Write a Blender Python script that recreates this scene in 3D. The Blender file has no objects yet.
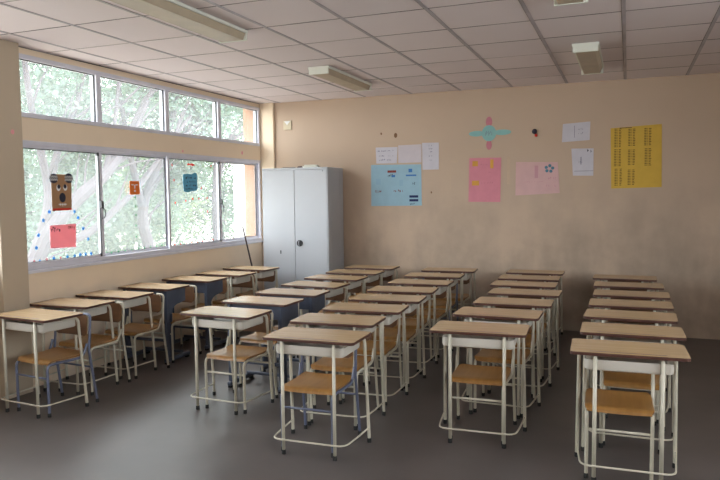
import bpy, bmesh, math, random
from mathutils import Vector, Matrix
random.seed(7)
S = bpy.context.scene
COL = S.collection
PI = math.pi

# ------------------------------------------------------------------ camera, world, sun, exposure
def make_camera():
    yaw, pit, roll, H, f = 0.37823, 0.06673, -0.010687, 1.6673, 674.47
    cy, sy, cp, sp = math.cos(yaw), math.sin(yaw), math.cos(pit), math.sin(pit)
    F = Vector((-sy*cp, cy*cp, -sp)); R = Vector((cy, sy, 0)); U = R.cross(F)
    R2 = R*math.cos(roll) + U*math.sin(roll); U2 = -R*math.sin(roll) + U*math.cos(roll)
    cam = bpy.data.cameras.new('camera'); o = bpy.data.objects.new('camera', cam); COL.objects.link(o)
    M = Matrix(((R2.x, U2.x, -F.x), (R2.y, U2.y, -F.y), (R2.z, U2.z, -F.z))).to_4x4()
    M.translation = (0, 0, H)
    o.matrix_world = M
    cam.sensor_width = 36.0; cam.lens = f/720*36.0; cam.clip_start = .05; cam.clip_end = 200
    S.camera = o
make_camera()

S.view_settings.view_transform = 'Standard'
S.view_settings.look = 'None'
S.view_settings.gamma = 1.0
S.view_settings.use_curve_mapping = False
S.view_settings.exposure = 0.0
SKY = 12.5
w = bpy.data.worlds.new('overcast_sky'); S.world = w; w.use_nodes = True
bg = w.node_tree.nodes['Background']
bg.inputs['Color'].default_value = (0.93, 0.95, 1.0, 1); bg.inputs['Strength'].default_value = SKY
sun = bpy.data.lights.new('sun', 'SUN'); sun.energy = 8.0; sun.angle = math.radians(3); sun.color = (1.0, .95, .86)
so = bpy.data.objects.new('sun', sun); COL.objects.link(so)
so.rotation_euler = Vector((0.30, -0.45, 0.84)).to_track_quat('Z', 'Y').to_euler()
try:
    S.cycles.use_denoising = True
    S.cycles.max_bounces = 10; S.cycles.diffuse_bounces = 6; S.cycles.transparent_max_bounces = 16
    S.cycles.sample_clamp_indirect = 12
    S.cycles.caustics_reflective = False; S.cycles.caustics_refractive = False
except Exception: pass

XL, XR, YF, YB, ZC = -4.85, 2.7, -1.6, 8.45, 2.965
def portal(x, y0, y1, z0, z1, sgn):
    l = bpy.data.lights.new('window_daylight_portal', 'AREA'); l.shape = 'RECTANGLE'; l.size = z1-z0; l.size_y = y1-y0
    l.cycles.is_portal = True
    o = bpy.data.objects.new('window_daylight_portal', l); COL.objects.link(o)
    o.location = (x, (y0+y1)/2, (z0+z1)/2)
    o.rotation_euler = (0, sgn*PI/2, 0)      # -Z looks into the room
portal(XL-.22, 4.366, 8.35, 1.03, 2.88, -1)
portal(XL-.22, -1.0, 4.08, 1.03, 2.88, -1)
portal(XR+.22, -1.3, 3.8, 1.45, 2.85, 1)

# ------------------------------------------------------------------ helpers
def tag(o, label=None, cat=None, group=None, kind=None):
    if label: o['label'] = label
    if cat: o['category'] = cat
    if group: o['group'] = group
    if kind: o['kind'] = kind
    return o
def empty(name, loc=(0, 0, 0), rz=0, label=None, cat=None, group=None):
    o = bpy.data.objects.new(name, None); COL.objects.link(o)
    o.location = loc; o.rotation_euler = (0, 0, rz); o.empty_display_size = .1
    return tag(o, label, cat, group)
def copy_tree(o, parent=None):
    c = o.copy(); COL.objects.link(c); c.parent = parent
    for ch in list(o.children): copy_tree(ch, c)
    return c
class MB:
    def __init__(s): s.bm = bmesh.new(); s.mi = 0
    def face(s, vs, mi=None):
        try: f = s.bm.faces.new(vs)
        except ValueError: return None
        f.material_index = s.mi if mi is None else mi
        return f
    def box(s, x0, x1, y0, y1, z0, z1, bevel=0, mi=None):
        P = [(x0,y0,z0),(x1,y0,z0),(x1,y1,z0),(x0,y1,z0),(x0,y0,z1),(x1,y0,z1),(x1,y1,z1),(x0,y1,z1)]
        v = [s.bm.verts.new(p) for p in P]
        fs = [s.face([v[i] for i in q], mi) for q in ((0,3,2,1),(4,5,6,7),(0,1,5,4),(1,2,6,5),(2,3,7,6),(3,0,4,7))]
        if bevel:
            es = list({e for f in fs for e in f.edges})
            r = bmesh.ops.bevel(s.bm, geom=es, offset=bevel, segments=2, profile=.5, affect='EDGES', clamp_overlap=True)
            for f in r['faces']: f.material_index = s.mi if mi is None else mi
        return s
    def prism(s, pts, z0, z1, axis='z', top=None, side=None, bevel=0):
        """pts: 2-D outline (CCW); axis z: (x,y); axis x: (y,z) extruded in x; axis y: (x,z) extruded in y"""
        def P(a, b, c):
            return {'z': (a, b, c), 'x': (c, a, b), 'y': (a, c, b)}[axis]
        lo = [s.bm.verts.new(P(a, b, z0)) for a, b in pts]; hi = [s.bm.verts.new(P(a, b, z1)) for a, b in pts]
        n = len(pts)
        t = s.face(hi, top); b = s.face(lo[::-1], side if side is not None else None)
        for i in range(n):
            s.face([lo[i], lo[(i+1) % n], hi[(i+1) % n], hi[i]], side)
        if bevel and t:
            r = bmesh.ops.bevel(s.bm, geom=list(t.edges)+list(b.edges), offset=bevel, segments=2, profile=.5, affect='EDGES')
            if side is not None:
                for f in r['faces']: f.material_index = side
        return s
    def tube(s, pts, r, seg=8, cap=True):
        pts = [Vector(p) for p in pts]; n = len(pts); rings = []
        T = [(pts[min(i+1, n-1)]-pts[max(i-1, 0)]).normalized() for i in range(n)]
        a = Vector((0, 0, 1)) if abs(T[0].z) < .9 else Vector((1, 0, 0))
        N = (a - T[0]*a.dot(T[0])).normalized()
        for i in range(n):
            N = (N - T[i]*N.dot(T[i])).normalized(); B = T[i].cross(N)
            rr = r[i] if isinstance(r, (list, tuple)) else r
            rings.append([s.bm.verts.new(pts[i]+(N*math.cos(2*PI*k/seg)+B*math.sin(2*PI*k/seg))*rr) for k in range(seg)])
        for i in range(n-1):
            for k in range(seg):
                f = s.face([rings[i][k], rings[i][(k+1) % seg], rings[i+1][(k+1) % seg], rings[i+1][k]])
                if f: f.smooth = True
        if cap: s.face(rings[0][::-1]); s.face(rings[-1])
        return s
    def cyl(s, c, r, z0, z1, seg=12, axis='z'):
        d = {'z': Vector((0,0,1)), 'x': Vector((1,0,0)), 'y': Vector((0,1,0))}[axis]; c = Vector(c)
        return s.tube([c+d*z0, c+d*z1], r, seg)
    def sheet(s, fn, nu, nv, th):
        """fn(u,v)->(point, normal); closed thick sheet, u,v in 0..1"""
        A = []; B = []
        for i in range(nu+1):
            ra = []; rb = []
            for j in range(nv+1):
                p, n = fn(i/nu, j/nv); p = Vector(p); n = Vector(n).normalized()
                ra.append(s.bm.verts.new(p)); rb.append(s.bm.verts.new(p-n*th))
            A.append(ra); B.append(rb)
        for i in range(nu):
            for j in range(nv):
                f = s.face([A[i][j], A[i+1][j], A[i+1][j+1], A[i][j+1]]); f.smooth = True
                f = s.face([B[i][j], B[i][j+1], B[i+1][j+1], B[i+1][j]]); f.smooth = True
        ring = [(i, 0) for i in range(nu)]+[(nu, j) for j in range(nv)]+[(i, nv) for i in range(nu, 0, -1)]+[(0, j) for j in range(nv, 0, -1)]
        for k in range(len(ring)):
            a = ring[k]; b = ring[(k+1) % len(ring)]
            s.face([A[a[0]][a[1]], B[a[0]][a[1]], B[b[0]][b[1]], A[b[0]][b[1]]], getattr(s, 'edge_mi', None))
        return s
    def build(s, name, mats, parent=None, loc=None, fix=True):
        if fix: bmesh.ops.recalc_face_normals(s.bm, faces=s.bm.faces[:])
        for e in s.bm.edges:
            if len(e.link_faces) == 2 and e.calc_face_angle(0) > .6: e.smooth = False
        me = bpy.data.meshes.new(name); s.bm.to_mesh(me); s.bm.free()
        for m in (mats if isinstance(mats, (list, tuple)) else [mats]): me.materials.append(m)
        o = bpy.data.objects.new(name, me); COL.objects.link(o)
        if loc: o.location = loc
        if parent: o.parent = parent
        return o
def rrect(x0, x1, y0, y1, r, n=5):
    rs = r if isinstance(r, (list, tuple)) else [r]*4
    out = []
    for (cx, cy, a0), q in zip(((x1, y0, -90), (x1, y1, 0), (x0, y1, 90), (x0, y0, 180)), (rs[0], rs[1], rs[2], rs[3])):
        sx = -1 if cx == x1 else 1; sy = -1 if cy == y1 else 1
        for k in range(n+1):
            a = math.radians(a0+90*k/n)
            out.append((cx+sx*q+q*math.cos(a), cy+sy*q+q*math.sin(a)))
    return out
def fillet(pts, rad, n=5):
    pts = [Vector(p) for p in pts]; out = [pts[0]]
    rs = rad if isinstance(rad, (list, tuple)) else [rad]*(len(pts)-2)
    for i in range(1, len(pts)-1):
        p, a, b = pts[i], pts[i-1], pts[i+1]; r = rs[i-1]
        if r <= 0: out.append(p); continue
        da = (a-p); db = (b-p); r = min(r, da.length*.48, db.length*.48)
        A = p+da.normalized()*r; B = p+db.normalized()*r
        for k in range(n+1):
            t = k/n; out.append(A*(1-t)**2+p*2*t*(1-t)+B*t*t)
    out.append(pts[-1]); return out

# ------------------------------------------------------------------ materials
def mat(name, col, rough=.6, var=.0, scale=6, col2=None, metal=0, bump=0, bscale=60, spec=.5, stretch=(1, 1, 1), detail=4, contrast=(.35, .65)):
    m = bpy.data.materials.new(name); m.use_nodes = True; nt = m.node_tree; N = nt.nodes; L = nt.links
    b = N['Principled BSDF']; b.inputs['Base Color'].default_value = (*col, 1); b.inputs['Roughness'].default_value = rough
    b.inputs['Metallic'].default_value = metal; b.inputs['Specular IOR Level'].default_value = spec
    tc = N.new('ShaderNodeTexCoord'); mp = N.new('ShaderNodeMapping'); mp.inputs['Scale'].default_value = stretch
    L.new(tc.outputs['Object'], mp.inputs['Vector'])
    if var or col2:
        nz = N.new('ShaderNodeTexNoise'); nz.inputs['Scale'].default_value = scale; nz.inputs['Detail'].default_value = detail
        L.new(mp.outputs['Vector'], nz.inputs['Vector'])
        cr = N.new('ShaderNodeValToRGB'); c2 = col2 or tuple(c*(1-var) for c in col)
        cr.color_ramp.elements[0].color = (*c2, 1); cr.color_ramp.elements[1].color = (*col, 1)
        cr.color_ramp.elements[0].position, cr.color_ramp.elements[1].position = contrast
        L.new(nz.outputs['Fac'], cr.inputs['Fac']); L.new(cr.outputs['Color'], b.inputs['Base Color'])
    if bump:
        n2 = N.new('ShaderNodeTexNoise'); n2.inputs['Scale'].default_value = bscale; L.new(mp.outputs['Vector'], n2.inputs['Vector'])
        bp = N.new('ShaderNodeBump'); bp.inputs['Strength'].default_value = bump; bp.inputs['Distance'].default_value = .01
        L.new(n2.outputs['Fac'], bp.inputs['Height']); L.new(bp.outputs['Normal'], b.inputs['Normal'])
    return m
def wall_mat(name, clean, dirt_shade, z0, z1, amount):
    """painted wall; smudged scuff dirt grows below z1, on the back wall with painted-in shade"""
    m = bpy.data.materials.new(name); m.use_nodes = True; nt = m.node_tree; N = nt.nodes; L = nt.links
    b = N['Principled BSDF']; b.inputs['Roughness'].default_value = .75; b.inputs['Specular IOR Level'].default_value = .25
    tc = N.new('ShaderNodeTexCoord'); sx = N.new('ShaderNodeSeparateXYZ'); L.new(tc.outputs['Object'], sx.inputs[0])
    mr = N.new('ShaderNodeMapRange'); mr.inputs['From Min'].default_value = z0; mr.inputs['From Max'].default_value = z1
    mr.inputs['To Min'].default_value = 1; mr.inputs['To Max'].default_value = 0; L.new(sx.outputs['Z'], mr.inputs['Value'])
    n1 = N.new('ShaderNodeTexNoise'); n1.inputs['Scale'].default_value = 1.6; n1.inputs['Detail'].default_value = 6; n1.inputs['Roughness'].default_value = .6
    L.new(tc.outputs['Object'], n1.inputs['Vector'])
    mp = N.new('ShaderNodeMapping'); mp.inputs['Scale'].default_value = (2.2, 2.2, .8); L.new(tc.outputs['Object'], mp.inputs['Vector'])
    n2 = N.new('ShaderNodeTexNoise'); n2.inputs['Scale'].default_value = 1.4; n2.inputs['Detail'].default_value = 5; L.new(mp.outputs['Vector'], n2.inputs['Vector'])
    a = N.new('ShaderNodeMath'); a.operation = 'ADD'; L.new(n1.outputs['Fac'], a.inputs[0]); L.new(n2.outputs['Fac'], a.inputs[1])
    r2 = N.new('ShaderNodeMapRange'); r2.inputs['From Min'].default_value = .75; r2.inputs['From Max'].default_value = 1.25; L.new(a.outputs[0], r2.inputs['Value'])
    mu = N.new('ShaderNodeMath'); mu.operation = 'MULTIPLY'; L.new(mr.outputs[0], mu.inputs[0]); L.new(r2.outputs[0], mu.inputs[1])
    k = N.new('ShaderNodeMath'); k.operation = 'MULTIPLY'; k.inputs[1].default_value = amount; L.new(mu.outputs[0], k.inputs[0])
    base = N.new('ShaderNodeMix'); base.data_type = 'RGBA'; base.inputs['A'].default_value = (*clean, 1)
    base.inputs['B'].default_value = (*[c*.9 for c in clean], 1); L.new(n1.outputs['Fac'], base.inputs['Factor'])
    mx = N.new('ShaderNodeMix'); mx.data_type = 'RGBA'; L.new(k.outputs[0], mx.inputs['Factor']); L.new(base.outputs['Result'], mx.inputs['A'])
    mx.inputs['B'].default_value = (*dirt_shade, 1); L.new(mx.outputs['Result'], b.inputs['Base Color'])
    bp = N.new('ShaderNodeBump'); bp.inputs['Strength'].default_value = .12; bp.inputs['Distance'].default_value = .01
    L.new(n1.outputs['Fac'], bp.inputs['Height']); L.new(bp.outputs['Normal'], b.inputs['Normal'])
    return m
def tile_mat(name, T, tx, ty):
    m = bpy.data.materials.new(name); m.use_nodes = True; nt = m.node_tree; N = nt.nodes; L = nt.links
    b = N['Principled BSDF']; b.inputs['Roughness'].default_value = .8; b.inputs['Specular IOR Level'].default_value = .2
    tc = N.new('ShaderNodeTexCoord'); mp = N.new('ShaderNodeMapping')
    mp.inputs['Location'].default_value = (-tx/T, -ty/T, 0); mp.inputs['Scale'].default_value = (1/T, 1/T, 0)
    L.new(tc.outputs['Object'], mp.inputs['Vector'])
    fl = N.new('ShaderNodeVectorMath'); fl.operation = 'FLOOR'; L.new(mp.outputs[0], fl.inputs[0])
    wn = N.new('ShaderNodeTexWhiteNoise'); wn.noise_dimensions = '2D'; L.new(fl.outputs[0], wn.inputs['Vector'])
    nz = N.new('ShaderNodeTexNoise'); nz.inputs['Scale'].default_value = 2.5; L.new(tc.outputs['Object'], nz.inputs['Vector'])
    ad = N.new('ShaderNodeMath'); ad.operation = 'MULTIPLY_ADD'; ad.inputs[1].default_value = .6; L.new(nz.outputs['Fac'], ad.inputs[0]); L.new(wn.outputs['Value'], ad.inputs[2])
    cr = N.new('ShaderNodeValToRGB'); cr.color_ramp.elements[0].color = (.66, .59, .605, 1); cr.color_ramp.elements[1].color = (.74, .665, .685, 1)
    L.new(ad.outputs[0], cr.inputs['Fac']); L.new(cr.outputs['Color'], b.inputs['Base Color'])
    return m
def glass_mat(name):
    m = bpy.data.materials.new(name); m.use_nodes = True; nt = m.node_tree; N = nt.nodes; L = nt.links
    N.remove(N['Principled BSDF']); out = N['Material Output']
    tr = N.new('ShaderNodeBsdfTransparent'); tr.inputs['Color'].default_value = (.95, .98, .97, 1)
    tl = N.new('ShaderNodeBsdfTranslucent'); tl.inputs['Color'].default_value = (.9, .95, .95, 1)  # translucent share puts a pale light haze into the panes
    gl = N.new('ShaderNodeBsdfGlossy'); gl.inputs['Roughness'].default_value = .03
    lw = N.new('ShaderNodeLayerWeight'); lw.inputs['Blend'].default_value = .5
    pw = N.new('ShaderNodeMath'); pw.operation = 'POWER'; pw.inputs[1].default_value = 5; L.new(lw.outputs['Facing'], pw.inputs[0])
    fr = N.new('ShaderNodeMath'); fr.operation = 'MULTIPLY_ADD'; fr.inputs[1].default_value = .9; fr.inputs[2].default_value = .03; L.new(pw.outputs[0], fr.inputs[0])
    nz = N.new('ShaderNodeTexNoise'); nz.inputs['Scale'].default_value = 2.0; nz.inputs['Detail'].default_value = 3
    mr = N.new('ShaderNodeMapRange'); mr.inputs['To Min'].default_value = .03; mr.inputs['To Max'].default_value = .07; L.new(nz.outputs['Fac'], mr.inputs['Value'])
    m1 = N.new('ShaderNodeMixShader'); L.new(mr.outputs[0], m1.inputs[0]); L.new(tr.outputs[0], m1.inputs[1]); L.new(tl.outputs[0], m1.inputs[2])
    m2 = N.new('ShaderNodeMixShader'); L.new(fr.outputs[0], m2.inputs[0]); L.new(m1.outputs[0], m2.inputs[1]); L.new(gl.outputs[0], m2.inputs[2])
    L.new(m2.outputs[0], out.inputs['Surface'])
    return m
def leaf_mat(name, c):
    m = mat(name, c, .6, .45, 1.2)
    nt = m.node_tree; N = nt.nodes; L = nt.links; b = N['Principled BSDF']; out = N['Material Output']
    tl = N.new('ShaderNodeBsdfTranslucent'); tl.inputs['Color'].default_value = (c[0]*1.3, c[1]*1.3, c[2]*.9, 1)
    mx = N.new('ShaderNodeMixShader'); mx.inputs[0].default_value = .35
    L.new(b.outputs[0], mx.inputs[1]); L.new(tl.outputs[0], mx.inputs[2]); L.new(mx.outputs[0], out.inputs['Surface'])
    return m

TS, TX, TY = .642, -1.332, 8.51
M = dict(
    wall_back=wall_mat('painted_beige_wall_back', (.525, .40, .305), (.23, .19, .155), .35, 1.95, .95),  # low tone is scuff grime plus shade painted into the wall colour
    wall_left=wall_mat('painted_cream_wall_left', (.80, .66, .50), (.62, .50, .43), .3, 1.15, .7),
    pillar=wall_mat('painted_pillar', (.50, .41, .31), (.36, .29, .22), .2, 1.4, .7),
    wall_other=mat('painted_beige_plain', (.58, .46, .34), .8, .08, 2),
    exterior=mat('orange_exterior_paint', (.22, .10, .045), .8, .05, 3),
    ceiling=tile_mat('ceiling_tiles', TS, TX, TY),
    grid=mat('ceiling_grid_metal', (.44, .40, .44), .5, .25, 3),
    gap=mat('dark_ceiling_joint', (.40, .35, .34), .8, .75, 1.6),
    floor=mat('polished_concrete_floor', (.110, .094, .090), .38, 0, 1.3, (.078, .066, .063), spec=.5, detail=7, bump=.03, bscale=4),
    alu=mat('white_aluminium_frame', (.62, .62, .70), .4, .08, 8),
    seal=mat('black_rubber_seal', (.02, .02, .025), .7, .1, 20),
    glass=glass_mat('hazy_window_glass'),
    cab=mat('light_grey_enamelled_steel', (.40, .41, .44), .42, .07, 1.5),
    black=mat('black_plastic', (.015, .015, .018), .4, .2, 30),
    lamp=mat('cream_lamp_diffuser', (.46, .38, .28), .45, .12, 7),
    lampw=mat('white_lamp_housing', (.68, .69, .62), .45, .05, 7),
    top=mat('tan_wood_laminate', (.49, .345, .20), .27, 0, 5, (.42, .29, .16), stretch=(.5, 7, 1), detail=6, spec=.5),
    edge=mat('dark_red_brown_edge', (.08, .028, .019), .45, .3, 12),
    tube=mat('cream_painted_steel_tube', (.58, .54, .44), .38, .12, 9),
    tray=mat('off_white_steel_tray', (.58, .535, .47), .42, .08, 5),
    blue=mat('dark_blue_grey_painted_steel', (.08, .095, .14), .36, .25, 7),
    bluetube=mat('blue_grey_painted_tube', (.13, .145, .22), .38, .15, 9),
    seat=mat('orange_tan_plywood', (.34, .17, .05), .33, 0, 4, (.26, .125, .035), stretch=(6, .6, 1), detail=5),
    seatedge=mat('brown_plywood_edge', (.28, .14, .05), .5, .2, 12),
    back=mat('brown_plywood_back', (.19, .09, .045), .42, 0, 4, (.14, .07, .035), stretch=(.6, 1, 6), detail=5),
    foot=mat('black_rubber_foot', (.012, .012, .012), .75, .2, 20),
    stick=mat('dark_brown_wood_stick', (.07, .045, .04), .55, .3, 20),
    bark=mat('pale_mauve_bark', (.030, .022, .028), .85, .35, 3, bump=.3, bscale=8),
    ground=mat('pale_dusty_ground', (.42, .39, .34), .9, .2, .8),
    white_house=mat('white_plaster', (.7, .7, .7), .8, .04, 1),
    leafA=leaf_mat('leaf_green', (.085, .14, .09)), leafB=leaf_mat('leaf_blue_green', (.09, .14, .115)), leafC=leaf_mat('leaf_yellow_green', (.16, .21, .12)),
)
def paper(name, c, var=.06): return mat(name, c, .75, var, 9, spec=.2)
P = dict(white=paper('white_paper', (.56, .54, .60)), pinkw=paper('pale_pinkish_paper', (.55, .50, .54)), blue=paper('light_blue_card', (.30, .46, .56)),
         pink=paper('rose_pink_card', (.62, .24, .30)), pale=paper('pale_pink_card', (.62, .40, .40)), yellow=paper('mustard_yellow_card', (.62, .40, .07)),
         teal=paper('teal_card', (.25, .47, .46)), rose=paper('dull_rose_card', (.52, .20, .25)), orange=paper('orange_card', (.75, .20, .04)),
         cyan=paper('blue_card', (.13, .40, .58)), brown=paper('brown_kraft_paper', (.38, .22, .12)), hotpink=paper('bright_pink_card', (.80, .36, .40)),
         red=paper('red_card', (.75, .04, .03)), ink=paper('dark_ink', (.03, .03, .05)), inkg=paper('grey_pencil', (.20, .20, .27)), inkb=paper('blue_ink', (.06, .18, .45)),
         inkr=paper('brown_red_ink', (.22, .05, .04)), flag=paper('navy_stripe', (.02, .03, .10)), goldm=paper('gold_paint', (.62, .32, .07)), beige=paper('beige_plate', (.60, .52, .38)),
         dirt=paper('wall_stain', (.20, .11, .06)), wht=paper('eye_white', (.8, .8, .8)), green=paper('green_sticker', (.05, .30, .12)), sblue=paper('blue_sticker', (.10, .42, .80)))

for k in ('hotpink', 'orange', 'cyan', 'brown', 'red', 'sblue', 'green'):      # thin paper lets daylight through
    nt = P[k].node_tree; b = nt.nodes['Principled BSDF']; tl = nt.nodes.new('ShaderNodeBsdfTranslucent')
    tl.inputs['Color'].default_value = b.inputs['Base Color'].default_value[:]
    mx = nt.nodes.new('ShaderNodeMixShader'); mx.inputs[0].default_value = .3 if k in ('hotpink', 'sblue', 'red') else .10
    nt.links.new(b.outputs[0], mx.inputs[1]); nt.links.new(tl.outputs[0], mx.inputs[2]); nt.links.new(mx.outputs[0], nt.nodes['Material Output'].inputs['Surface'])

# ------------------------------------------------------------------ room shell
def struct(name, mb, m, parent=None):
    o = mb.build(name, m, parent)
    if parent is None: o['kind'] = 'structure'
    return o
struct('floor', MB().box(XL-.2, XR+.2, YF-.2, YB+.2, -.2, 0), M['floor'])
struct('ceiling', MB().box(XL-.2, XR+.2, YF-.2, YB+.2, ZC, ZC+.25), M['ceiling'])
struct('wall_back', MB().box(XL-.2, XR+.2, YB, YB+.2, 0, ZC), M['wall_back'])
struct('wall_front', MB().box(XL-.2, XR+.2, YF-.2, YF, 0, ZC), M['wall_other'])
Y0, Y1 = 4.29, 8.40           # far window bay
N0, N1 = -1.0, 4.08            # near window bay
SILL, HEAD, SILL2, HEAD2 = 1.042, 2.17, 2.368, 2.905
b = MB()
for a, c, z0, z1 in ((YF, YB, 0, SILL), (YF, YB, HEAD, SILL2), (YF, YB, HEAD2, ZC), (YF, N0, SILL, HEAD), (N1, Y0, SILL, HEAD), (Y1, YB, SILL, HEAD),
                     (YF, N0, SILL2, HEAD2), (N1, Y0, SILL2, HEAD2), (Y1, YB, SILL2, HEAD2)):
    b.box(XL-.2, XL, a, c, z0, z1)
struct('wall_left', b, M['wall_left'])
R0, R1, RS, RH = -1.3, 3.8, 1.45, 2.85
b = MB()
for a, c, z0, z1 in ((YF, YB, 0, RS), (YF, YB, RH, ZC), (YF, R0, RS, RH), (R1, YB, RS, RH)): b.box(XR, XR+.2, a, c, z0, z1)
struct('wall_right', b, M['wall_other'])
struct('trim_1', MB().box(XL, -4.76, 4.03, 4.289, 0, ZC, .004), M['pillar'])            # pillar between the window bays
struct('trim_2', MB().box(XL, -4.63, Y1+.012, YB, 0, ZC, .008), M['wall_left'])             # boxed column in the far corner
struct('trim_3', MB().box(XL-.26, XL-.2, Y1+.0, Y1+.45, -.3, 3.4, .01).box(XL-.2, XL-.08, Y1-.004, Y1+.001, SILL, HEAD2), M['exterior'])      # orange pilaster outside the far end
# ceiling T-bars and joints
b = MB()
i = -8
while TX+i*TS < XR:
    x = TX+i*TS
    if x > XL: b.box(x-.013, x+.013, YF, YB, ZC-.004, ZC+.001, mi=0); b.box(x-.017, x-.013, YF, YB, ZC-.002, ZC+.001, mi=1)
    i += 1
j = 0
while TY-j*TS > YF:
    y = TY-j*TS
    if y < YB: b.box(XL, XR, y-.005, y+.005, ZC-.002, ZC+.001, mi=1)
    j += 1
struct('trim_4', b, [M['grid'], M['gap']])
struct('drawn_shadow_strip', MB().box(XL, XL+.008, Y0, Y1, ZC-.008, ZC), M['gap'])      # dark strip drawn in as the shadow line where ceiling meets window wall

def window(n, x, sgn, y0, y1, z0, z1, mull, sash=True, latches=()):
    """frame ring with mullions, sashes with seals, panes. sgn=+1: room lies at +x"""
    w_ = empty('window_%d' % n); w_['kind'] = 'structure'
    xa, xb = (x-.075, x+.012) if sgn > 0 else (x-.012, x+.075)
    ys = [y0]+list(mull)+[y1]
    f = MB(); fw = .04
    f.box(xa, xb, y0, y1, z0, z0+fw, .004); f.box(xa, xb, y0, y1, z1-fw, z1, .004)
    f.box(xa+.003, xb-.003, y0+.001, y0+.035, z0+.002, z1-.002, .004); f.box(xa+.003, xb-.003, y1-.035, y1-.001, z0+.002, z1-.002, .004)
    if not sash:
        for m_ in mull: f.box(xa+.003, xb-.003, m_-.032, m_+.032, z0+.002, z1-.002, .004)
    f.build('window_frame', M['alu'], w_)
    for k in range(len(ys)-1):
        a = ys[k]+(.03 if k == 0 else 0); c = ys[k+1]-(.03 if k == len(ys)-2 else 0)
        off = .0 if not sash else (-.018 if k % 2 else .012)
        xm = x-.022*sgn+off*sgn
        if sash:
            a -= .015 if k else 0; c += .015 if k < len(ys)-2 else 0
            s = MB(); t = .034
            for qi, q in enumerate(((a, c, z0+.03, z0+.03+t), (a, c, z1-.03-t, z1-.03), (a+.001, a+t, z0+.031, z1-.031), (c-t, c-.001, z0+.031, z1-.031))):
                ex = .002 if qi > 1 else 0
                s.box(xm-.013+ex, xm+.013-ex, *q, .003)
            g0, g1, h0, h1 = a+t, c-t, z0+.03+t, z1-.03-t
            so_ = s.build('sash', M['alu'], w_)
        else:
            g0, g1, h0, h1 = a+(.032 if k else .005), c-(.032 if k < len(ys)-2 else .005), z0+fw, z1-fw; so_ = w_
        s = MB(); e = .007
        for q in ((g0, g1, h1-e, h1), (g1-e, g1, h0, h1), (g0, g1, h0, h0+e*.5)): s.box(xm-.008, xm+.008, *q)
        s.build('seal', M['seal'], so_)
        MB().box(xm-.002, xm+.002, g0, g1, h0, h1).build('pane', M['glass'], so_)
    for yl, zl in latches:
        l = MB().box(x-.003, x+.03, yl-.014, yl+.014, zl-.035, zl+.035, .006)
        l.tube(fillet([(x+.012, yl+.01, zl-.03), (x+.03, yl+.03, zl-.06), (x+.03, yl+.03, zl-.12), (x+.012, yl, zl-.14)], .02), .005, 6)
        l.build('window_latch', M['black'], w_)
    return w_
window(1, XL, 1, Y0, Y1, SILL, HEAD, (5.288, 6.345, 7.395), True, ((5.268, 1.60), (7.385, 1.60)))
window(2, XL, 1, Y0, Y1, SILL2, HEAD2, (5.288, 6.345, 7.395), False)
window(3, XL, 1, N0, N1, SILL, HEAD, (.25, 1.5, 2.8), True)
window(4, XL, 1, N0, N1, SILL2, HEAD2, (.25, 1.5, 2.8), False)
window(5, XR, -1, R0, R1, RS, RH, (-.1, 1.1, 2.3), False)
b = MB().box(XL-.001, XL+.03, Y0, Y1, SILL-.03, SILL, .004)
struct('trim_6', b, M['alu'])                                   # sill strip

# ------------------------------------------------------------------ outside
struct('trim_7', MB().box(-60, XL-.2, -30, 60, -.5, -.3), M['ground'])      # yard outside the windows
for yy in (5.26, 7.38):
    for zz in (HEAD-.075, SILL+.06): MB().box(XL-.03, XL+.004, yy-.022, yy+.004, zz-.016, zz+.016, .003).build('corner_cap', M['black'], bpy.data.objects['window_1'])
def tree(name, label, limbs, crown, leafm, n, size=.11, blobs=None, group='trees outside the windows'):
    t = empty(name, tuple(limbs[0][0][0]), 0, label, 'tree', group); o0 = Vector(limbs[0][0][0])
    k = MB()
    for pts, r0, r1 in limbs:
        pts = [Vector(p)-o0 for p in pts]; f = fillet(pts, .6, 4); m_ = len(f)
        k.tube(f, [.7*r0+.7*(r1-r0)*i/(m_-1) for i in range(m_)], 10)
    if group and n < 30000 and len(limbs) > 1:
        for pts, r0, r1 in limbs:
            for _ in range(7):
                i = random.randrange(1, len(pts)); a = Vector(pts[i-1]).lerp(Vector(pts[i]), random.random())
                d = Vector((random.uniform(-.3, .3), random.uniform(.2, 1), random.uniform(.1, 1))).normalized()*random.uniform(.7, 1.6)
                k.tube([a-o0, a+d*.5+Vector((0, random.uniform(-.1, .1), .05))-o0, a+d-o0], [.022, .016, .006], 6)
    k.build('trunk', M['bark'], t)
    l = MB()
    tot = sum(q[3]**2 for q in blobs)
    for (bx, by, bz, br) in blobs:
        for _ in range(int(n*br*br/tot)):
            d = Vector((random.gauss(0, 1), random.gauss(0, 1), random.gauss(0, .8))); d.normalize()
            c = Vector((bx, by, bz))+d*br*(random.random()**.45)-o0
            u = Vector((random.gauss(0, 1), random.gauss(0, 1), random.gauss(0, .6))).normalized()
            v = u.orthogonal().normalized(); v = (v*math.cos(random.random()*6)+u.cross(v)*math.sin(random.random()*6))
            s = size*(.6+.8*random.random())
            l.face([l.bm.verts.new(c+u*s), l.bm.verts.new(c+v*s*.45), l.bm.verts.new(c-u*s), l.bm.verts.new(c-v*s*.45)])
    l.build('foliage', leafm, t, fix=False)
    return t
GZ = -.3
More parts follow.
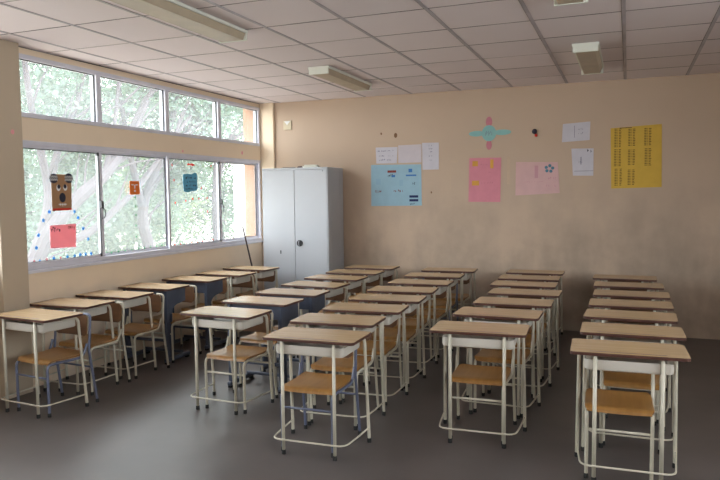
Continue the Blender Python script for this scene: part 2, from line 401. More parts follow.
tree('leaning_tree', 'pale tree with thick leaning limbs crossing the leftmost pane', [
    ([(-8, 6.6, GZ), (-8, 7.2, .57), (-8, 7.63, 1.2), (-8, 8.14, 1.64), (-8, 8.7, 1.96), (-8.1, 9.2, 2.3), (-8.3, 10, 3.05), (-8.5, 11, 4.2)], .20, .10),
    ([(-8, 7.1, .45), (-8.1, 7.6, 1.2), (-8.1, 7.75, 1.7), (-8.1, 7.64, 2.25), (-8.2, 7.54, 3.1), (-8.2, 7.4, 4.5)], .12, .06),
    ([(-8.1, 7.7, 1.6), (-8.2, 8.0, 2.4), (-8.3, 8.55, 3.07), (-8.4, 8.9, 3.9)], .09, .04),
    ([(-8, 7.5, .9), (-7.9, 8.3, 1.08), (-7.9, 8.95, 1.5), (-8, 9.66, 1.85), (-8.1, 10.5, 2.55), (-8.2, 11.5, 3.3)], .10, .04),
    ([(-8.1, 8.9, 2.05), (-8.1, 9.15, 2.7), (-8.2, 9.45, 3.7)], .07, .04),
    ([(-8.1, 9.3, 2.4), (-8.1, 9.9, 3.1), (-8.2, 10.3, 3.7), (-8.2, 10.6, 4.3)], .06, .03),
    ([(-8.1, 9.1, 2.2), (-8.3, 10.2, 2.6), (-8.4, 11.4, 2.8), (-8.5, 12.6, 3.5)], .05, .02)],
    None, M['leafB'], 17000, .06, [(-9.2, 8.6, 3.4, 1.2), (-9.5, 9.6, 1.6, 1.0), (-9.3, 10.6, 3.6, 1.3), (-9, 7.4, 4.4, 1.2), (-9.5, 8.3, .7, .8), (-8.8, 12, 3.9, 1.0)])
tree('forked_tree', 'reddish trunked tree behind the third lower pane', [
    ([(-8.6, 10.9, GZ), (-8.6, 10.6, .7), (-8.6, 10.4, 1.2), (-8.6, 10.5, 1.65), (-8.6, 11.0, 2.4), (-8.7, 11.6, 3.4), (-8.8, 12.2, 4.4)], .17, .08),
    ([(-8.6, 10.45, 1.4), (-8.6, 10.2, 2.2), (-8.7, 10.1, 3.2), (-8.7, 9.9, 4.2)], .10, .05),
    ([(-8.6, 10.8, 2.1), (-8.7, 11.6, 2.7), (-8.8, 12.6, 2.95), (-8.9, 13.5, 3.6)], .06, .03),
    ([(-8.6, 11.2, 2.7), (-8.7, 12.0, 3.2), (-8.8, 13.2, 3.4)], .04, .02),
    ([(-8.6, 11.1, 2.5), (-8.5, 11.9, 2.9), (-8.5, 12.8, 3.8)], .04, .02)],
    None, M['leafA'], 15000, .06, [(-9.8, 11.6, 1.2, 1.2), (-9.6, 12.5, 2.3, 1.0), (-9.6, 12.4, 4.2, 1.1), (-10, 10.2, .4, .9), (-9.8, 9.9, 2.7, .9)])
tree('slim_tree', 'slim tree standing before the white house wall', [
    ([(-8.4, 12.4, GZ), (-8.4, 12.62, .76), (-8.4, 12.54, 1.4), (-8.4, 12.6, 2.0), (-8.4, 12.7, 3.2), (-8.4, 12.9, 4.4)], .12, .05),
    ([(-8.4, 12.55, 1.7), (-8.5, 13.2, 2.6), (-8.6, 13.9, 3.3)], .05, .02)],
    None, M['leafB'], 9000, .055, [(-9, 12.9, 3.5, .9), (-9.2, 12.3, 2.2, .7), (-9.2, 14.2, 3.8, .8), (-9.2, 15.4, 4.0, 1.0), (-8.8, 13.6, 4.3, .8)])
for k, (bx, by, bz, r, lab, lm) in enumerate((
        (-14, 12.5, 1.6, 2.6, 'round leafy tree far behind the leftmost pane', 'leafB'),
        (-15, 17.5, 1.5, 2.8, 'bushy pale tree far behind the second pane', 'leafC'),
        (-14.5, 22, 1.4, 2.6, 'bushy tree far behind the third pane', 'leafA'))):
    tree('bushy_tree', lab, [([(bx, by, GZ), (bx, by+.2, bz), (bx, by, bz+2)], .2, .1)], None, M[lm], 14000, .085,
         [(bx, by, bz+.2, r*.8), (bx-.5, by-1.7, bz+.6, r*.6), (bx, by+1.8, bz-.2, r*.6), (bx-.4, by, bz+2.2, r*.75)])
hs = empty('white_house', (-9.0, 20, GZ), 0, 'bright white plaster house wall seen through the last window pane', 'house')
MB().box(-1.72, 2.2, -3, 6, 0, 2.9, .02).build('wall', M['white_house'], hs)
MB().box(-1.8, 2.3, -3.1, 6.3, 2.9, 3.0, .02).build('roof', M['white_house'], hs)

# ------------------------------------------------------------------ desks
SEGT = 8
def rubber(parent, x, y, r=.0145, h=.03):
    return MB().tube([(x, y, 0), (x, y, h*.75), (x, y, h)], [r, r, r*.85], 8).build('rubber_foot', M['foot'], parent)
W2, D = .3155, .37
def desktop(root):
    t = MB(); t.prism(rrect(-W2, W2, 0, D, [.022, .03, .03, .022]), .742, .76, top=0, side=1)
    o = t.build('desktop', [M['top'], M['edge']], root)
    g = MB(); g.prism(rrect(-.21, .20, .034, .047, .006, 3), .7595, .7606); g.build('pencil_groove', M['edge'], o)
    return o
def make_white_desk():
    root = empty('school_desk', (0, 0, 0))
    desktop(root)
    t = MB()
    # book tray: open towards the pupil, rounded front corners
    o_ = rrect(-.237, .237, .034, .345, [.03, .004, .004, .03]); i_ = rrect(-.229, .229, .042, .35, [.024, .003, .003, .024])
    zb, zt = .648, .713
    n = len(o_)
    A = [t.bm.verts.new((x, y, zb+.018)) for x, y in o_]; B = [t.bm.verts.new((x, y, zt)) for x, y in o_]
    C = [t.bm.verts.new((x, min(y, .345), zt)) for x, y in i_]; E = [t.bm.verts.new((x, min(y, .345), zb+.020)) for x, y in i_]
    o2 = rrect(-.222, .222, .049, .335, [.024, .003, .003, .024]); Z = [t.bm.verts.new((x, y, zb)) for x, y in o2]
    o3 = rrect(-.2335, .2335, .0385, .343, [.029, .004, .004, .029]); Z1 = [t.bm.verts.new((x, y, zb+.006)) for x, y in o3]
    t.face(Z[::-1])
    for k in range(n):
        q = (k+1) % n
        for lo_, hi_ in ((Z, Z1), (Z1, A)): f = t.face([lo_[k], lo_[q], hi_[q], hi_[k]]); f.smooth = True
    for k in range(n):
        q = (k+1) % n
        backside = o_[k][1] > .34 and o_[q][1] > .34
        if not backside:
            f = t.face([A[k], A[q], B[q], B[k]]); f.smooth = True
            t.face([B[k], B[q], C[q], C[k]]); t.face([C[k], C[q], E[q], E[k]])
        else:
            t.face([A[k], A[q], E[q], E[k]])
    t.face(E)
    t.box(-.23, -.20, .06, .30, .712, .743); t.box(.20, .23, .06, .30, .712, .743)
    t.build('book_tray', M['tray'], root)
    for s in (-1, 1):
        l = MB().tube(fillet([(s*.178, .02, .02), (s*.178, .02, .7425)], []), .0115, SEGT).build('leg', M['tube'], root)
        rubber(l, s*.178, .02)
        l = MB().tube(fillet([(s*.283, .385, .02), (s*.272, .335, .730), (s*.238, .20, .730)], .045), .0115, SEGT).build('leg', M['tube'], root)
        rubber(l, s*.283, .385)
    MB().tube(fillet([(-.281, .374, .10), (-.268, .16, .10), (-.25, .002, .10), (.25, .002, .10), (.268, .16, .10), (.281, .374, .10)], [.1, .06, .06, .1]), .006, 6).build('footrest_bar', M['tube'], root)
    return root
def make_blue_desk():
    root = empty('school_desk', (0, 0, 0))
    desktop(root)
    t = MB(); t.box(-.24, .24, .05, .34, .62, .626); t.box(-.24, .24, .05, .056, .62, .735); t.build('book_tray', M['blue'], root)
    for s in (-1, 1):
        xs = (s*.245, s*.255)
        x0, x1 = min(xs), max(xs)
        # side panel with the arch cut under it
        arch = [(.03, .735), (.03, .05), (.115, .05), (.118, .50)]
        for k in range(7):
            a = math.radians(90*k/6); arch.append((.118+.14*(1-math.cos(a)), .50+.085*math.sin(a)))
        arch += [(.35, .60), (.35, .735)]
        m = MB(); m.prism(arch, x0, x1, axis='x'); m.box(x0-.0125, x1+.0125, .025, .042, .05, .735, .004); m.box(x0-.0125, x1+.0125, .10, .115, .05, .50, .004)
        l = m.build('leg_panel', M['blue'], root)
        MB().box(s*.25-.02, s*.25+.02, .0, .40, .018, .058, .012).build('sled_foot', M['blue'], l)
        for y in (.03, .36): MB().box(s*.25-.018, s*.25+.018, y-.02, y+.02, 0, .02, .004).build('rubber_foot', M['foot'], l)
    MB().box(-.245, .245, .06, .09, .215, .245, .004).build('crossbar', M['blue'], root)
    MB().box(-.245, .245, .28, .31, .06, .085, .004).build('crossbar', M['blue'], root)
    return root
def make_chair(frame, name='school_chair'):
    """pupil faces -y; local origin shares the desk's front line"""
    root = empty(name, (0, 0, 0)); FM = M[frame]
    prof = [(.072, .395), (.076, .410), (.092, .422), (.13, .424), (.2, .420), (.3, .418), (.38, .422), (.432, .432)]
    def seat(u, v):
        y, z = 0, 0
        q = v*(len(prof)-1); i = min(int(q), len(prof)-2); f = q-i
        y = prof[i][0]*(1-f)+prof[i+1][0]*f; z = prof[i][1]*(1-f)+prof[i+1][1]*f
        dy = prof[i+1][0]-prof[i][0]; dz = prof[i+1][1]-prof[i][1]
        e = min((y-.066), (.434-y)); rr = .035
        hw = .188-(rr-math.sqrt(max(0, rr*rr-(rr-min(e, rr))**2)))
        x = (u*2-1)*hw
        return (x, y, z+.004*(2*u-1)**2), (0, -dz, dy)
    s = MB(); s.edge_mi = 1; s.sheet(seat, 10, 14, .012); s.build('seat', [M['seat'], M['seatedge']], root)
    def bk(u, v):
        z = .552+v*.172; e = min(v, 1-v)*.172; rr = .035
        hw = .183-(rr-math.sqrt(max(0, rr*rr-(rr-min(e, rr))**2)))
        x = (u*2-1)*hw; yy = .428+.022*(1-(x/.19)**2)+(z-.552)*.08
        return (x, yy, z), (x*.2, -1, 0)
    s = MB(); s.edge_mi = 1; s.sheet(bk, 12, 8, .009); s.build('backrest', [M['back'], M['seatedge']], root)
    for g in (-1, 1):
        l = MB().tube(fillet([(g*.176, .066, .02), (g*.176, .062, .398), (g*.196, .38, .398), (g*.200, .418, .50)], [.045, .05]), .0105, SEGT).build('leg', FM, root)
        rubber(l, g*.176, .066, .0135)
        l = MB().tube([(g*.206, .497, .02), (g*.2015, .455, .30), (g*.200, .436, .44)], .0105, SEGT).build('leg', FM, root)
        rubber(l, g*.206, .497, .0135)
    for g in (-1, 1):
        MB().tube(fillet([(g*.200, .436, .44), (g*.198, .464, .728), (g*.125, .458, .728)], .05), .0105, SEGT).build('back_frame', FM, root)
    MB().tube([(-.176, .064, .295), (.176, .064, .295)], .008, 6).build('stretcher', FM, root)
    MB().tube([(-.202, .455, .30), (.202, .455, .30)], .008, 6).build('stretcher', FM, root)
    return root
DW, DBL, CW, CB = make_white_desk(), make_blue_desk(), make_chair('tube'), make_chair('bluetube')
used = set()
rows = {
 1: [(-4.321,3.761,-.084),(-4.489,4.313,.03),(-4.497,4.845,.005),(-4.504,5.425,.01),(-4.478,6.08,-.006),(-4.435,6.64,-.03),(-4.44,7.225,-.045)],
 2: [(-2.942,4.335,-.029),(-2.954,4.935,-.016),(-2.937,5.48,.018),(-2.98,6.045,-.06),(-3.0,6.635,-.009),(-2.996,7.205,.013),(-2.985,7.755,.03)],
 3: [(-1.869,3.764,.038),(-1.955,4.32,.06),(-1.941,4.865,.08),(-1.945,5.41,.085),(-1.982,5.955,.085),(-1.98,6.53,.048),(-2.0,7.15,.07),(-1.974,7.735,.065)],
 4: [(-.909,4.33,.06),(-.909,4.955,-.003),(-.878,5.53,.02),(-.869,6.115,.009),(-.953,6.68,.015),(-.972,7.225,.03),(-.981,7.79,.012)],
 5: [(.018,4.002,.035),(.036,4.576,.015),(.022,5.155,-.025),(.030,5.715,0),(.036,6.29,-.008),(.016,6.91,.005),(-.024,7.53,-.019)]}
colname = {1: 'window wall row', 2: 'second row from windows', 3: 'middle row', 4: 'fourth row from windows', 5: 'rightmost row'}
nth = ['frontmost', 'second', 'third', 'fourth', 'fifth', 'sixth', 'seventh', 'eighth']
bluedesk = {(1, 4), (1, 5), (2, 2), (2, 3)}
bluechair = {(1, 1), (3, 1), (3, 7)}
rd = random.Random(3)
for c, L in rows.items():
    for r, (x, y, a) in enumerate(L, 1):
        pos = nth[r-1] if r < len(L) else 'rearmost'
        suf = '' if pos in ('frontmost', 'rearmost') else ' from front'
        isb = (c, r) in bluedesk; proto = DBL if isb else DW
        d = proto if proto.name not in used else copy_tree(proto); used.add(proto.name)
        d.location = (x, y, 0); d.rotation_euler = (0, 0, a)
        tag(d, '%s desk, wooden top, %s, %s' % ('dark blue panel-legged' if isb else 'cream tube-legged', pos+suf, colname[c]), 'desk', 'classroom desks in five rows')
        cb = (c, r) in bluechair; proto = CB if cb else CW
        h = proto if proto.name not in used else copy_tree(proto); used.add(proto.name)
        dx = {(1,1): .06, (1,2): .125, (1,3): .135, (1,4): .10, (1,5): .05, (1,6): .05, (2,1): .05, (3,1): -.03, (5,1): -.045, (4,1): -.01}.get((c, r), rd.uniform(-.02, .03)); dy = rd.uniform(-.004, .006); ca = a+rd.uniform(-.02, .02)
        if c == 1 and r == 2: dy = -.01
        if isb: dy += .02
        h.location = (x+dx*math.cos(a)-dy*math.sin(a), y+dy, 0); h.rotation_euler = (0, 0, ca)
        tag(h, '%s wooden chair under the %s desk%s, %s' % ('blue-framed' if cb else 'cream-framed', pos, suf, colname[c]), 'chair', 'classroom chairs tucked under the desks')

# ------------------------------------------------------------------ steel cabinet in the corner
cb = empty('metal_cabinet', (-4.053, 7.9, 0), 0, 'tall light grey two-door steel cabinet in the far left corner', 'cabinet')
w2, dp, hh = .478, .50, 2.03
b = MB(); b.box(-w2, w2, .02, dp, .06, hh, .006); b.box(-w2, w2, -.006, .02, hh-.028, hh, .004); b.box(-w2, w2, -.0, .02, .06, .09, .003)
b.box(-w2+.02, w2-.02, .04, dp-.02, 0, .06)
for s in (-1, 1): b.box(s*w2-(.012 if s > 0 else 0), s*w2+(.012 if s < 0 else 0), 0, .02, .09, hh-.028)
b.box(w2-.006, w2+.003, .09, .11, .08, hh-.02, .002); b.box(w2-.006, w2+.003, dp-.11, dp-.09, .08, hh-.02, .002)
b.build('body', M['cab'], cb)
for s in (-1, 1):
    x0, x1 = (-w2+.014, -.0025) if s < 0 else (.0025, w2-.014)
    d_ = MB().box(x0, x1, -.004, .019, .093, hh-.031, .004).build('door', M['cab'], cb)
    if s > 0:
        MB().tube([(.068, -.004, 1.045), (.068, -.014, 1.045), (.068, -.018, 1.045)], [.042, .042, .036], 20).build('lock_plate', M['black'], d_)
        MB().tube(fillet([(.068, -.018, 1.075), (.068, -.04, 1.065), (.068, -.04, 1.025), (.068, -.018, 1.015)], .01), .006, 8).build('handle', M['cab'], d_)
        MB().tube([(.41, -.004, hh-.05), (.41, -.008, hh-.05)], .006, 8).build('hole_plug', M['black'], d_)
    else:
        MB().box(-.222, -.208, -.009, -.003, .90, .945, .002).build('keyhole_plate', M['black'], d_)
for k, (x, y, sx, sy, h, rz, m_, lab) in enumerate(((-3.85, 7.99, .10, .07, .035, .2, 'lampw', 'white folded sheet pile, largest thing on top of the grey cabinet'),
                               (-3.99, 7.97, .045, .03, .02, -.3, 'edge', 'small brown scrap on top of the grey cabinet beside white sheets'),
                               (-4.17, 7.98, .10, .03, .010, .05, 'black', 'flat dark strip on top of the grey cabinet, left end'))):
    q = MB().box(-sx, sx, -sy, sy, 0, h*.5, .003); q.box(-sx*.8, sx*.85, -sy*.8, sy*.9, h*.5, h, .003)
    o = q.build(['paper_pile', 'scrap_block', 'ruler_strip'][k], M[m_], None, (x, y, hh)); o.rotation_euler = (0, 0, rz); tag(o, lab, ['papers', 'scrap', 'strip'][k])

# stick leaning in the corner by the windows
p0, p1 = Vector((-4.70, 8.16, 0)), Vector((-4.812, 7.84, 1.265))
o = MB().tube([p0, p0.lerp(p1, .5), p1], [.013, .012, .010], 8).build('broom_stick', M['stick']); tag(o, 'thin dark brown stick leaning against the window sill beside the cabinet', 'stick')

# ------------------------------------------------------------------ ceiling lamps
def lamp(x0, x1, y0, y1, lab):
    o = empty('ceiling_lamp', ((x0+x1)/2, (y0+y1)/2, ZC-.002), 0, lab, 'ceiling lamp', 'fluorescent box lamps on the ceiling')
    hx, hy = (x1-x0)/2, (y1-y0)/2
    b = MB(); b.box(-hx, hx, -hy, hy, -.024, 0, .004)
    b.box(-hx+.006, hx-.006, -hy, -hy+.02, -.078, -.02, .004); b.box(-hx+.006, hx-.006, hy-.02, hy, -.078, -.02, .004); b.build('housing', M['lampw'], o)
    for s in (-1, 1):
        q = [(s*(hx-.012), -.023), (s*(hx-.02), -.023), (s*(hx-.045), -.066), (s*(hx-.034), -.074)]
        MB().prism(q if s > 0 else q[::-1], -hy+.02, hy-.02, axis='y').build('side_panel', M['lamp'], o)
    MB().box(-hx+.036, hx-.036, -hy+.02, hy-.02, -.074, -.064, .003).build('diffuser', M['lamp'], o)
lamp(-3.05, -2.79, 3.15, 4.69, 'long box lamp above the windowside rows, nearest to the left window wall')
lamp(-3.03, -2.80, 6.25, 7.48, 'box lamp on the ceiling above the cabinet side, farther left lamp')
lamp(-.475, -.25, 6.25, 7.46, 'box lamp on the ceiling near the back wall, right side')
lamp(-.475, -.25, 3.43, 4.67, 'box lamp cut by the top edge of the photo, right side')

# ------------------------------------------------------------------ papers on the back wall (x, z) at y = YB
YW = YB
def card(name, lab, cat, pts, m, group=None, th=.0025, off=.0015, curl=0):
    """pts: outline (x,z) on the back wall, placed around its own centre"""
    cx = sum(p[0] for p in pts)/len(pts); cz = sum(p[1] for p in pts)/len(pts)
    o = MB().prism([(x-cx, z-cz) for x, z in pts], -th-off, -off, axis='y').build(name, m, None, (cx, YW, cz))
    tag(o, lab, cat, group); return o, cx, cz
def quad(x0, x1, z0, z1, j=.008):
    r = lambda: rd.uniform(-j, j)
    return [(x0+r(), z0+r()), (x1+r(), z0+r()), (x1+r(), z1+r()), (x0+r(), z1+r())]
def marks(name, parent, items, m, y=-.0052):
    """small flat strokes; items (x0,x1,z0,z1) in wall coordinates relative to parent's origin"""
    b = MB(); ox, oz = parent.location.x, parent.location.z
    for x0, x1, z0, z1 in items: b.box(x0-ox, x1-ox, y, y+.0014, z0-oz, z1-oz)
    return b.build(name, m, parent)
def scribble(x0, x1, z, h, n, r=rd):
    out = []; x = x0
    for k in range(n):
        w_ = (x1-x0)/n
        if r.random() < .82:
            zz = z+r.uniform(-.2, .2)*h
            out.append((x, x+w_*.25, zz, zz+h*r.uniform(.5, 1)))
            if r.random() < .6: out.append((x, x+w_*.75, zz+h*r.uniform(0, .8), zz+h*r.uniform(0, .8)+h*.22))
        x += w_
    return [(a, b_, min(c, d), max(c, d)) for a, b_, c, d in out]
o, *_ = card('blue_chart', 'large light blue chart with small flags and handwritten words, lower left on back wall', 'chart', quad(-3.185, -2.495, 1.52, 2.062), P['blue'])
marks('flag_picture', o, [(-2.955, -2.835, 1.955, 1.985)], P['inkr'])
marks('flag_picture', o, [(-2.655, -2.535, 1.625, 1.655), (-2.655, -2.535, 1.575, 1.605)], P['flag'])
marks('drawn_line', o, [(-2.70, -2.56, 1.905, 1.925)], P['inkb']); marks('drawn_figure', o, [(-2.665, -2.615, 1.955, 2.00)], P['inkb']); marks('drawn_spot', o, [(-2.90, -2.85, 1.895, 1.925)], P['inkb'])
marks('handwriting', o, scribble(-3.13, -3.04, 1.695, .04, 5)+scribble(-2.87, -2.73, 1.70, .03, 7), P['inkr'])
marks('handwriting', o, scribble(-2.95, -2.88, 1.90, .035, 4)+scribble(-2.61, -2.52, 1.795, .04, 4)+scribble(-2.66, -2.58, 1.535, .02, 5), P['ink'])
marks('faint_patch', o, [(-3.12, -3.05, 1.80, 1.88), (-2.79, -2.74, 1.78, 1.86)], paper('pale_blue_patch', (.27, .43, .55)))
o, *_ = card('white_paper', 'left white sheet of three with wavy handwriting above the blue chart', 'paper', quad(-3.115, -2.82, 2.075, 2.295), P['white'])
marks('handwriting', o, scribble(-3.10, -2.86, 2.235, .018, 12)+scribble(-3.07, -2.86, 2.17, .015, 10)+scribble(-3.07, -2.87, 2.115, .025, 9), P['inkg'])
card('white_paper', 'plain pinkish white middle sheet above the blue chart', 'paper', quad(-2.80, -2.49, 2.075, 2.315), P['pinkw'])
o, *_ = card('white_paper', 'white sheet hanging lowest at right of the blue chart', 'paper', quad(-2.475, -2.255, 1.985, 2.32), P['white'])
marks('handwriting', o, scribble(-2.39, -2.34, 2.28, .02, 3)+scribble(-2.39, -2.34, 2.24, .02, 3)+scribble(-2.39, -2.34, 2.20, .02, 3)+scribble(-2.39, -2.34, 2.15, .02, 3)+scribble(-2.42, -2.34, 2.10, .012, 5), P['inkg'])
o, *_ = card('pink_chart', 'saturated rose pink poster below the paper cross', 'chart', [(-1.875, 1.565), (-1.475, 1.56), (-1.465, 2.11), (-1.865, 2.115)], P['pink'])
for q in ((-1.825, -1.755, 2.01, 2.075), (-1.60, -1.56, 1.98, 2.09), (-1.83, -1.74, 1.77, 1.83)): marks('gold_motif', o, [q], P['goldm'])
marks('handwriting', o, scribble(-1.72, -1.62, 2.02, .02, 6)+scribble(-1.71, -1.56, 1.79, .03, 8)+scribble(-1.62, -1.58, 1.92, .02, 3), P['rose'])
o, *_ = card('pale_pink_poster', 'pale pink landscape poster with small blue flower', 'chart', [(-1.29, 1.64), (-.765, 1.665), (-.79, 2.035), (-1.285, 2.05)], P['pale'])
fl = [(.04*math.cos(math.radians(a)), .035*math.sin(math.radians(a))) for a in (10, 82, 154, 226, 298)]
b = MB()
for dx, dz in fl: b.tube([(-.888+dx-o.location.x, -.0055, 1.96+dz-o.location.z), (-.888+dx-o.location.x, -.0038, 1.96+dz-o.location.z)], .02, 8)
b.build('flower_drawing', paper('blue_grey_flower', (.10, .22, .30)), o)
marks('faint_writing', o, [(-1.06, -1.02, 1.85, 2.0)]+scribble(-.90, -.80, 1.83, .03, 5)+scribble(-.92, -.80, 1.74, .03, 5)+scribble(-1.18, -.95, 1.80, .01, 8), paper('faint_pink_ink', (.55, .30, .34)))
b = MB()
marks('top_strip', o, [(-1.0, -.83, 1.668, 1.676)], P['pale'])
o, *_ = card('white_paper', 'upper right white sheet in landscape beside the yellow chart', 'paper', [(-.745, 2.27), (-.43, 2.285), (-.425, 2.50), (-.735, 2.485)], P['white'])
marks('handwriting', o, [(-.605, -.60, 2.32, 2.46)]+scribble(-.56, -.50, 2.41, .02, 4)+scribble(-.56, -.50, 2.36, .02, 4), P['inkg'])
o, *_ = card('white_paper', 'white portrait sheet with small dark scrawl, left of the yellow chart', 'paper', [(-.615, 1.87), (-.385, 1.865), (-.385, 2.185), (-.635, 2.19)], P['white'])
marks('handwriting', o, scribble(-.455, -.40, 2.14, .035, 3), P['ink']); marks('handwriting', o, [(-.60, -.39, 1.92, 1.925), (-.53, -.52, 2.0, 2.09)]+scribble(-.55, -.50, 2.02, .02, 3), P['inkg'])
o, *_ = card('yellow_chart', 'large mustard yellow chart of tables, rightmost on the back wall', 'chart', [(-.185, 1.71), (.355, 1.72), (.345, 2.435), (-.20, 2.41)], P['yellow'])
olive = paper('olive_ink', (.14, .095, .03))
for (cx, z0, z1, ww) in ((-.12, 2.19, 2.40, .075), (.03, 2.20, 2.40, .075), (.20, 2.20, 2.40, .075), (-.12, 1.97, 2.16, .075), (.03, 1.98, 2.15, .075), (.205, 1.97, 2.16, .07), (-.11, 1.745, 1.94, .08), (.03, 1.75, 1.93, .075)):
    z = z0; tb = []
    while z < z1:
        tb += [(cx-ww/2, cx-ww/2+.024, z, z+.009), (cx-ww/2+.031, cx-ww/2+.037, z, z+.009), (cx+ww/2-.026, cx+ww/2-.002*rd.randint(0, 3), z, z+.009)]; z += .0185
    marks('number_table', o, tb, olive)
marks('ruled_line', o, [(-.10, .03, 2.405, 2.412)], P['ink'])
# paper cross with round centre
o = empty('paper_cross', (-1.617, YW, 2.415), 0, 'teal and rose paper cross stuck above the pink poster', 'decoration')
def ell(cx, cz, rx, rz, n=16): return [(cx+rx*math.cos(2*PI*k/n), cz+rz*math.sin(2*PI*k/n)) for k in range(n)]
MB().prism(ell(0, 0, .09, .10), -.006, -.004, axis='y').build('disc', P['teal'], o)
for nm, (cx, cz, rx, rz), mm in (('petal', (-.155, 0, .10, .035), 'teal'), ('petal', (.165, .005, .11, .035), 'teal'), ('petal', (0, .14, .04, .065), 'rose'), ('petal', (0, -.145, .035, .06), 'rose')):
    MB().prism(ell(cx, cz, rx, rz), -.0038, -.001, axis='y').build(nm, P[mm], o)
b = MB()
for k in range(7): b.box(-.045+k*.013, -.040+k*.013, -.0072, -.006, -.03+(k % 3)*.015, .01+(k % 2)*.02)
b.build('writing', P['inkg'], o)
for x, z, r_, mm, lab, nm in ((-2.84, 2.44, .028, 'dirt', 'small dark brown blot above the white sheets on back wall', 'wall_blot'), (-3.04, 2.47, .014, 'dirt', 'tiny brown mark at far left above the white sheets', 'wall_mark'), (-2.36, 1.69, .012, 'dirt', 'tiny dark nail hole right of the blue chart', 'nail_hole')):
    o = MB().prism(ell(0, 0, r_*.8, r_*1.2, 9), -.002, -.0002, axis='y').build(nm, P[mm], None, (x, YW, z)); tag(o, lab, 'wall mark')
o = empty('dark_ornament', (-1.065, YW, 2.40), 0, 'small dark ornament with a red tip above the pale pink poster', 'ornament')
MB().tube([(0, 0, .012), (0, -.02, .012), (0, -.03, .012)], [.032, .03, .015], 12).build('knob', P['ink'], o)
MB().tube([(.018, 0, -.035), (.018, -.015, -.035), (.018, -.02, -.035)], [.018, .017, .008], 10).build('tip', P['red'], o)
o = empty('wall_plate', (-4.425, YW, 2.645), 0, 'small square beige plate high on back wall above the cabinet', 'plate')
MB().box(-.062, .062, -.014, 0, -.065, .065, .004).build('plate', P['beige'], o)
MB().prism([(-.045, .055), (0, 0), (.045, .055)], -.018, -.0145, axis='y').build('flap', P['wht'], o)
# torn tape leftovers on the back wall
for k, (x, z, sx, sz) in enumerate(((-2.11, 1.90, .004, .17), (-1.375, 1.95, .018, .17), (-2.06, 2.08, .05, .015), (-1.75, 2.215, .05, .012))):
    o = MB().box(-sx, sx, -.0016, -.0004, -sz/1, sz/1).build('tape_residue', paper('tape_residue_%s' % 'abcd'[k], (.53, .40, .295)), None, (x, YW, z))
    tag(o, ['thin vertical tape line left of the pink poster', 'wide grey tape trace between pink and pale pink posters', 'short smudge high left of the pink poster', 'short yellowish smudge directly over the pink poster'][k], 'tape mark')

# ------------------------------------------------------------------ things on the window glass (y, z), glass near x = XL
XG = XL-.006          # room side of the panes
def gcard(name, lab, cat, pts, m, group=None, x=None):
    cy = sum(p[0] for p in pts)/len(pts); cz = sum(p[1] for p in pts)/len(pts); x = XG if x is None else x
    o = MB().prism([(y-cy, z-cz) for y, z in pts], 0, .002, axis='x').build(name, m, None, (x, cy, cz)); tag(o, lab, cat, group); return o
def gm(name, parent, items, m, x=.0022):
    b = MB(); oy, oz = parent.location.y, parent.location.z
    for it in items:
        if len(it) == 4: b.box(x, x+.0012, it[0]-oy, it[1]-oy, it[2]-oz, it[3]-oz)
        else: b.prism([(p[0]-oy, p[1]-oz) for p in it], x, x+.0012, axis='x')
    return b.build(name, m, parent)
o = gcard('dog_face_paper_bag', 'brown paper bag with a dog face on the leftmost pane', 'paper bag', [(4.665, 1.55), (4.895, 1.555), (4.905, 1.885), (4.665, 1.885)], P['brown'])
def el2(cy, cz, ry, rz, n=12): return [(cy+ry*math.cos(2*PI*k/n), cz+rz*math.sin(2*PI*k/n)) for k in range(n)]
e = gm('ear', o, [el2(4.692, 1.847, .052, .045), ], P['ink'], .0022); e2 = gm('ear', o, [el2(4.872, 1.852, .05, .047)], P['ink'], .0022)
for ee, cy in ((e, 4.69), (e2, 4.868)):
    b = MB()
    for k in range(18): b.box(.0036, .0044, cy-.045+(k//2)*.0105-o.location.y, cy-.038+(k//2)*.0105-o.location.y, 1.825+(k % 2)*.026+(k//2 % 2)*.01-o.location.z, 1.839+(k % 2)*.026+(k//2 % 2)*.01-o.location.z)
    b.build('spots', P['wht'], ee)
gm('eye', o, [el2(4.745, 1.762, .024, .03)], P['wht']); gm('eye', o, [el2(4.825, 1.765, .024, .03)], P['wht'])
gm('pupil', o, [el2(4.748, 1.772, .018, .02), el2(4.822, 1.775, .018, .02)], P['ink'], .0036)
gm('nose', o, [el2(4.788, 1.672, .038, .045)], P['ink']); gm('mouth', o, [(4.74, 4.835, 1.606, 1.614), (4.755, 4.763, 1.595, 1.62), (4.782, 4.79, 1.59, 1.62), (4.81, 4.818, 1.595, 1.62)], P['wht'])
gm('red_hem', o, [(4.67, 4.892, 1.556, 1.574)], P['red'])
o = gcard('pink_note', 'bright pink note with dark scrawl below the paper bag', 'note', [(4.627, 1.215), (4.93, 1.205), (4.94, 1.425), (4.63, 1.42)], P['hotpink'])
gm('handwriting', o, [(a, b_, c, d) for a, b_, c, d in scribble(4.64, 4.75, 1.365, .04, 6)], P['ink']); gm('handwriting', o, scribble(4.84, 4.93, 1.375, .035, 5), P['inkr'])
o = gcard('orange_note', 'small orange card with white doodle on the second pane', 'note', [(5.70, 1.695), (5.855, 1.70), (5.85, 1.84), (5.70, 1.838)], P['orange'])
gm('doodle', o, [(5.725, 5.76, 1.795, 1.805), (5.79, 5.825, 1.795, 1.805), (5.768, 5.785, 1.76, 1.80), (5.765, 5.79, 1.725, 1.745)], P['wht'])
o = gcard('blue_note', 'ragged bright blue note with dark lettering on the third pane', 'note', [(6.63, 1.73), (6.70, 1.72), (6.78, 1.735), (6.87, 1.74), (6.90, 1.76), (6.895, 1.85), (6.90, 1.93), (6.86, 1.955), (6.78, 1.935), (6.70, 1.94), (6.62, 1.93), (6.615, 1.83)], P['cyan'])
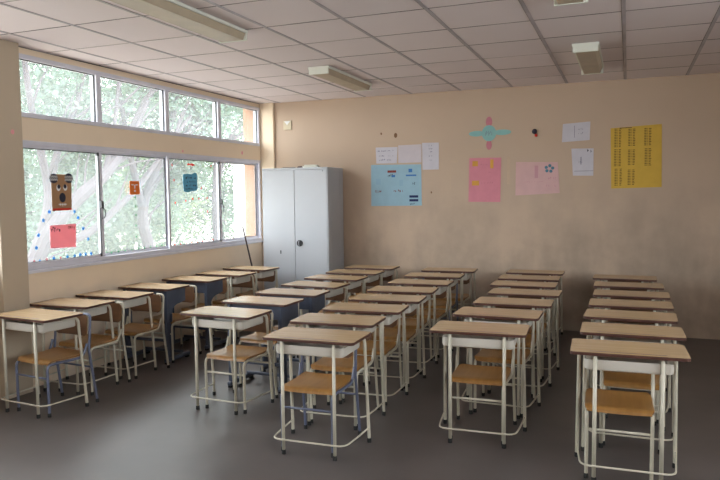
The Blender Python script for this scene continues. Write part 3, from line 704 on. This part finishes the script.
for z in (1.88, 1.835, 1.79, 1.75): gm('lettering_line', o, scribble(6.645, 6.875, z, .026, 10), P['ink'])
gcard('red_arrow', 'red arrow-shaped card at the top of the third pane', 'card', [(6.71, 2.04), (6.79, 2.043), (6.79, 2.033), (6.87, 2.045), (6.79, 2.068), (6.79, 2.058), (6.71, 2.062)], P['red'])
def star(cy, cz, r): return [(cy+(r if k % 2 == 0 else r*.5)*math.sin(PI*k/5), cz+(r if k % 2 == 0 else r*.5)*math.cos(PI*k/5)) for k in range(10)][::-1]
ordn = ['first', 'second', 'third', 'fourth', 'fifth', 'sixth', 'seventh', 'eighth', 'ninth', 'tenth']
def stickers(spots, m, label, group, r):
    """label holds %s for the ordinal"""
    for k, (y, z) in enumerate(spots):
        o = MB().prism(star(0, 0, r), 0, .0015, axis='x').build('star_sticker', m, None, (XG, y, z)); tag(o, label % ordn[k] if '%s' in label else label, 'sticker', group)
G1 = 'blue star stickers on the leftmost pane'
stickers([(4.47, 1.23), (4.50, 1.34), (4.56, 1.47), (4.63, 1.545)], P['sblue'], 'blue star sticker, %s going up the left arc on the leftmost pane', G1, .022)
stickers([(4.93, 1.54), (4.97, 1.48), (5.03, 1.375), (5.09, 1.27)], P['sblue'], 'blue star sticker, %s going down the right arc on the leftmost pane', G1, .022)
stickers([(4.50, 1.105), (4.66, 1.12), (4.82, 1.12), (4.91, 1.12), (4.98, 1.125), (5.05, 1.125), (5.12, 1.125)], P['sblue'], 'blue star sticker, %s from left along the foot of the leftmost pane', G1, .022)
stickers([(4.44, 1.115), (4.58, 1.12), (4.74, 1.12)], P['hotpink'], 'pink star sticker, %s from left at the foot of the leftmost pane', 'pink star stickers on the leftmost pane', .015)
stickers([(5.78, z) for z in (1.665, 1.57, 1.48, 1.37, 1.25)], P['green'], 'dark green sticker, %s down the column below the orange card', 'dark stickers on the second pane', .015)
stickers([(5.40+.1*k, 1.112+.002*k) for k in range(9)], P['green'], 'dark green sticker, %s from left along the foot of the second pane', 'dark stickers on the second pane', .015)
stickers([(6.46, 1.60), (6.66, 1.62), (6.80, 1.64), (6.92, 1.645), (7.10, 1.65)], P['red'], 'red sticker, %s from left in the row at mid height, third pane', 'red stickers on the third pane', .017)
stickers([(6.43+.11*k, 1.112+.002*k) for k in range(8)], P['red'], 'red sticker, %s from left along the foot of the third pane', 'red stickers on the third pane', .017)
for q, t_ in (((6.42, 2.03), 'red sticker in the upper left corner of the third pane'), ((7.20, 2.05), 'red sticker in the upper right corner of the third pane'), ((6.45, 1.86), 'red sticker left of the blue note on the third pane'),
              ((6.98, 1.77), 'red sticker right below the blue note on the third pane'), ((7.1, 1.48), 'red sticker alone below the mid row on the third pane')):
    stickers([q], P['red'], t_, 'red stickers on the third pane', .017)
# marks on the lintel and the pillar
for nm, x, y, z, r_, lab in (('pink_smear', XL, 4.53, 2.245, .015, None), ('pink_smear', XL, 6.62, 2.20, .014, 'tiny pink smear on the wall strip above the third pane'),
                             ('pink_smear', XL, 7.93, 2.25, .022, 'faint pink smear on wall strip above the last pane'), ('pink_smear', -4.76, 4.19, 2.22, .018, 'pink paint smear on the left pillar')):
    if lab is None: continue
    o = MB().prism(el2(0, 0, r_, r_*1.2, 8), .0002, .0014, axis='x').build(nm, P['hotpink'], None, (x, y, z)); tag(o, lab, 'wall mark')
